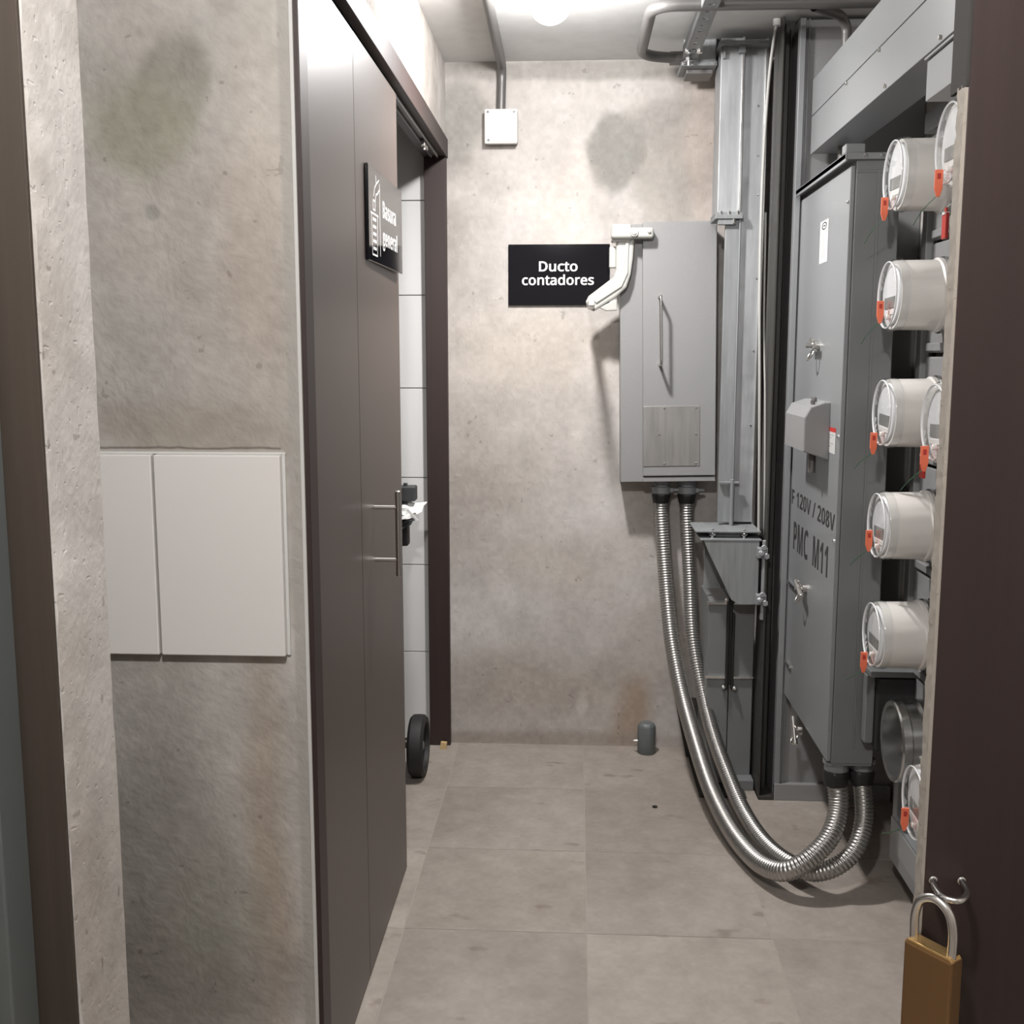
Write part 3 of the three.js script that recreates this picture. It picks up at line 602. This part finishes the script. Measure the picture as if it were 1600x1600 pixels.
latch(1.452, -3.11, 0); latch(.757, -3.15, .35); latch(.335, -3.14, .9);
const labTex = (red) => canvasTex(160, red ? 128 : 512, (x, w, h) => { x.fillStyle = '#c4c4c2'; x.fillRect(0, 0, w, h); if (red) { x.fillStyle = '#b8302c'; x.fillRect(0, 0, w, 22); x.fillStyle = '#9a9a98'; for (let i = 0; i < 6; i++) x.fillRect(12, 36 + i * 14, 130 - (i % 3) * 22, 5); } else { x.fillStyle = '#2c2c2c'; x.font = 'bold 92px sans-serif'; x.textAlign = 'center'; x.beginPath(); x.arc(80, 66, 40, 0, 7); x.lineWidth = 14; x.strokeStyle = '#2c2c2c'; x.stroke(); x.fillRect(60, 56, 40, 18); x.fillStyle = '#a8a8a6'; for (let i = 0; i < 16; i++) x.fillRect(24 + (i * 7) % 13, 140 + i * 20, 105 - (i * 17) % 36, 8); } });
function stickX(y0, y1, z0, z1, map, label) {
  const w = Math.abs(z1 - z0), g = new THREE.PlaneGeometry(w, y1 - y0).rotateY(-Math.PI / 2).translate(XC - .0007, (y0 + y1) / 2, (z0 + z1) / 2);
  mesh('sticker', g, S({ map, roughness: .5 }), pm, { uv: true, label });
}
stickX(1.674, 1.787, -3.145, -3.045, labTex(false), 'tall white sticker'); stickX(1.171, 1.238, -3.045, -2.868, labTex(true), 'white sticker with red top band');
function stencil(str, z0, z1, y0, y1) { const [g, w, h] = textGeo(str); return g.scale((z1 - z0) / w, (y1 - y0) / h, .0004 / .02).rotateY(-Math.PI / 2).translate(XC - .0001, y0, z0); }
mesh('stencil_lettering', [stencil('F 120V / 208V', -3.405, -2.84, .972, 1.018), stencil('PMC  M11', -3.36, -2.90, .838, .925)], S({ color: lin(.02, .02, .02), roughness: .7 }), pm, { label: 'black stencilled lettering' });
const oh = mesh('operator_housing', [(() => {
  return plate([[.603, 1.262], [.618, 1.290], [.655, 1.303], [.672, 1.303], [.672, 1.148], [.603, 1.172]], -2.94, -3.20, .004);
})()], M.gray, pm, { label: 'projecting grey operator housing' });
for (const [x, y, z] of [[.63, 1.302, -2.97], [.645, 1.306, -3.02], [.655, 1.306, -3.08]]) mesh('housing_knob', cyl(.006, .012, 'y', x, y, z, 10), M.emt, oh);
mesh('housing_spindle', cyl(.01, .05, 'y', .64, 1.135, -3.0, 12), M.emt, oh);
mesh('hinge_tab', bx(XC - .008, XC + .002, .725, .733, -3.40, -3.28, .001), M.bright, pm);
mesh('hinge_tab', bx(XC - .008, XC + .002, .47, .477, -3.40, -3.32, .001), M.bright, pm);

const ww = thing('wireway', 'long pale grey wireway trough high along the right wall', 'wireway', [.75, 2.016, -2.6]);
mesh('trough', bx(.694, .80, 2.017, 2.226, -1.72, -3.42, .003), M.pale, ww);
mesh('cover', bx(.690, .695, 2.126, 2.229, -1.72, -3.418, .0015), M.pale, ww);
mesh('cover', bx(.690, .695, 2.015, 2.123, -1.72, -3.418, .0015), M.pale, ww);
for (const [y, z] of [[2.117, -2.99], [2.117, -2.68], [2.024, -2.62], [2.024, -2.24], [2.117, -2.2]]) mesh('screw', cyl(.0045, .006, 'x', .688, y, z, 10), M.steel, ww);
mesh('drop_box', bx(.700, .80, 1.930, 2.008, -1.72, -2.352, .002), M.pale, ww);
mesh('drop_box_lip', bx(.694, .80, 2.009, 2.0165, -1.72, -2.352, .001), M.pale, ww);
for (const z of [-2.0, -3.3]) mesh('hanger', bx(.80, 1.03, 2.19, 2.20, z, z - .04, .001), M.galvDull, ww);

// ------------------------------------------------------------------ meter bank
const XB = .86;
const mb = thing('meter_bank', 'grey steel meter bank with rows of round sockets on the right wall', 'meter bank', [.95, .085, -2.4]);
mesh('casing', bx(XB + .03, 1.03, .085, 1.985, -1.75, -2.86, .003), M.grayDark, mb);
mesh('top_cover', [bx(XB - .006, XB + .1, 1.965, 2.012, -1.75, -2.866, .002)], M.pale, mb);
mesh('upper_panel', bx(XB, XB + .03, 1.935, 1.952, -1.75, -2.864, .002), M.pale, mb);
mesh('edge_strip', bx(XB, XB + .03, .085, 1.94, -2.826, -2.862, .002), M.pale, mb);
mesh('recess_bar', bx(XB + .02, XB + .031, .10, 1.94, -2.80, -2.826, .001), M.black, mb);
mesh('bottom_sill', bx(XB - .004, XB + .03, .082, .20, -1.75, -2.86, .002), M.grayLight, mb);
const rows = [1.832, 1.562, 1.290, 1.022, .755, .487], cols = [-2.635, -2.255, -1.90];
for (const z of cols) for (const y of rows) {
  const pn = mesh('socket_panel', [bx(XB + .006, XB + .03, y - .131, y + .131, z + .165, z - .165, .004), bx(XB - .001, XB + .01, y - .128, y - .108, z + .155, z - .15, .003)], M.gray, mb);
  mesh('socket_ring', lathe([[.070, -.034], [.084, -.034], [.088, -.03], [.088, -.022], [.084, -.019], [.084, -.006], [.097, -.003], [.097, .008], [.070, .008], [.070, -.034]], 'x', XB + .010, y, z, 44), M.ringSteel, pn, { label: 'shiny socket ring' });
  mesh('ring_screw', [cyl(.006, .03, 'z', XB - .026, y - .02, z + .098, 10), cyl(.008, .008, 'z', XB - .026, y - .02, z + .112, 6)], M.bright, pn);
}
mesh('empty_socket_ring', lathe([[.086, -.08], [.097, -.082], [.1, -.078], [.1, -.060], [.094, -.055], [.094, -.03], [.104, -.024], [.104, .0], [.086, .0], [.086, -.08]], 'x', XB + .002, rows[5], cols[0], 48), M.ringSteel, mb, { label: 'wide shiny ring of an empty socket' });
mesh('socket_jaw', [bx(XB - .03, XB + .01, rows[5] + .02, rows[5] + .04, cols[0] - .03, cols[0] - .02, .001), bx(XB - .03, XB + .01, rows[5] - .045, rows[5] - .02, cols[0] + .02, cols[0] + .03, .001)], M.black, mb);
// breaker blocks between the columns
mesh('breaker_cover', [bx(.752, XB + .01, .615, .632, -2.742, -2.81, .003), bx(.752, .775, .43, .612, -2.775, -2.81, .004)], M.grayDark, mb);
mesh('breaker_block', bx(.775, XB + .01, .42, .612, -2.745, -2.81, .003), M.black, mb);
mesh('nameplate', bx(XB - .006, XB - .003, .12, .19, -2.62, -2.80, .0008), M.pale, mb);

// round electricity meters
const XF = .72;
function makeMeter() {
  const t = thing('electricity_meter', '', 'meter', [XB - .03, 0, 0], 'round electricity meters in the bank');
  const o = [XB - .03, 0, 0], L = XB - .03 - XF;                  // 0.11 long
  mesh('body', lathe([[0, -L + .014], [.070, -L + .014], [.0735, -L + .012], [.0785, -L + .012], [.0795, -L + .018], [.0805, -.006], [.085, -.003], [.085, .006], [0, .006]], 'x', ...o, 48), M.meterBody, t);
  const dl = mesh('dial', lathe([[0, -L + .008], [.067, -L + .008], [.069, -L + .010], [.069, -L + .0145], [0, -L + .0145]], 'x', ...o, 40), M.dial, t);
  mesh('display', bx(XF + .0055, XF + .0085, -.030, -.004, -.042, .038, .001), M.display, dl);
  mesh('nameplate', [bx(XF + .0055, XF + .0085, -.045, -.034, -.04, .036, .001), cyl(.006, .01, 'x', XF + .003, -.050, 0, 12)], M.white, dl);
  mesh('cover', lathe([[0, -L], [.068, -L], [.0735, -L + .0005], [.0785, -L + .003], [.0815, -L + .008], [.0828, -L + .016], [.0828, -L + .026], [.0812, -L + .030]], 'x', ...o, 56, .9), M.clear, t, { label: 'clear plastic cover' });
  mesh('rim', [new THREE.TorusGeometry(.0755, .0022, 10, 56).rotateY(Math.PI / 2).translate(XF - .0005, 0, 0)], P({ color: lin(.8, .81, .82), roughness: .1, clearcoat: 1, clearcoatRoughness: .05 }), t);
  mesh('seal_lug', bx(XF - .007, XF + .006, -.070, -.056, -.026, -.012, .002), M.clear, t);
  mesh('seal_lug', bx(XF - .007, XF + .006, -.070, -.058, .014, .026, .002), M.clear, t);
  const s = mesh('seal', [bx(XF - .020, XF - .004, -.086, -.048, -.0025, .0025, .0012), plate([[XF - .020, -.084], [XF - .004, -.084], [XF - .009, -.100], [XF - .015, -.100]], -.0025, .0025, .001)], M.orange, t, { label: 'orange plastic seal' });
  mesh('seal_mark', bx(XF - .0155, XF - .0085, -.066, -.055, .0022, .0032, .0003), M.red, s);
  mesh('seal_wire', tube([[XF - .012, -.096, -.004], [XF - .03, -.120, -.03], [XF - .035, -.145, -.075]], .0009, 20, 6), M.green, s);
  return t;
}
const proto = makeMeter();
const meters = [
  [0, 0, 'meter in the top row beside the grey cabinet, its orange seal hanging below', 0, 0],
  [1, 0, 'meter second from the top beside the grey cabinet, seal across its dial', .036, .002],
  [2, 0, 'meter third from the top beside the grey cabinet, left of another meter', 0, 0],
  [3, 0, 'meter fourth from the top beside the grey cabinet, seal across its dial', .034, -.004],
  [4, 0, 'lowest meter in the column beside the grey cabinet, above the empty ring', 0, .002],
  [0, 1, 'topmost meter against the entrance door edge, at the head of the bank', 0, 0],
  [2, 1, 'meter overlapping its neighbour and touching the entrance door edge halfway up', 0, 0],
  [5, 1, 'lowest of all the meters, near the floor beside the entrance door edge', .03, 0],
];
meters.forEach(([r, c, label, up, dz], i) => {
  const m = i ? proto.clone() : proto;
  if (i) { m.name = numbered('electricity_meter'); m.userData = { ...proto.userData }; scene.add(m); }
  m.position.set(XB - .03, rows[r], cols[c]); m.userData.label = 'round off-white ' + label;
  m.rotation.x = [.02, -.03, .04, -.02, .03, 0, -.03, .05][i];
  m.traverse(k => { if (k.name === 'seal') { k.position.y = up; k.position.z = dz - .012; } });
});
// deeper red seals and a red tag between the meters
function redTag(x, y, z, h, label) {
  const t = thing('red_seal', label, 'seal', [x, y, z], 'dark red seals between the meters');
  mesh('tag', [bx(x - .004, x + .004, y - h, y, z - .013, z + .013, .002), bx(x - .002, x + .002, y, y + .012, z - .006, z + .006, .001)], M.red, t);
  mesh('clip', [bx(x - .006, x + .006, y - .004, y + .002, z - .009, z + .009, .001), tube([[x, y + .01, z], [x + .012, y + .02, z], [XB - .004, y + .02, z]], .0012, 16, 6)], M.whiteMetal, t);
}
redTag(.80, 1.730, -2.50, .055, 'dark red seal hanging below the top pair of meters');
redTag(.81, 1.195, -2.60, .055, 'dark red seal hanging below the middle pair of meters');
redTag(.80, .630, -2.42, .06, 'dark red seal above the empty socket ring');

// ------------------------------------------------------------------ padlock on the entrance door
const pl = thing('padlock', 'brass padlock with a chrome shackle hanging on the entrance door edge', 'padlock', [.366, .72, -1.06]);
mesh('shackle', tube([[.3525, .82, -1.079], [.3525, .856, -1.079], [.356, .873, -1.073], [.366, .880, -1.0605], [.375, .872, -1.049], [.3785, .855, -1.044], [.3785, .82, -1.044]], .0046, 70, 14), M.bright, pl, { label: 'chrome shackle' });
{
  const turn = g => g.rotateY(-.93).translate(.3665, .827, -1.0615);
  mesh('body', turn(plate([[-.028, -.115], [.028, -.115], [.028, -.001], [-.028, -.001]], -.0095, .0095, .0025)), M.brass, pl);
  mesh('top_face', turn(plate([[-.0265, -.0012], [.0265, -.0012], [.0245, .002], [-.0245, .002]], -.0085, .0085, .0008)), M.brassEdge, pl, { label: 'worn golden top' });
}

renderer.render(scene, camera);
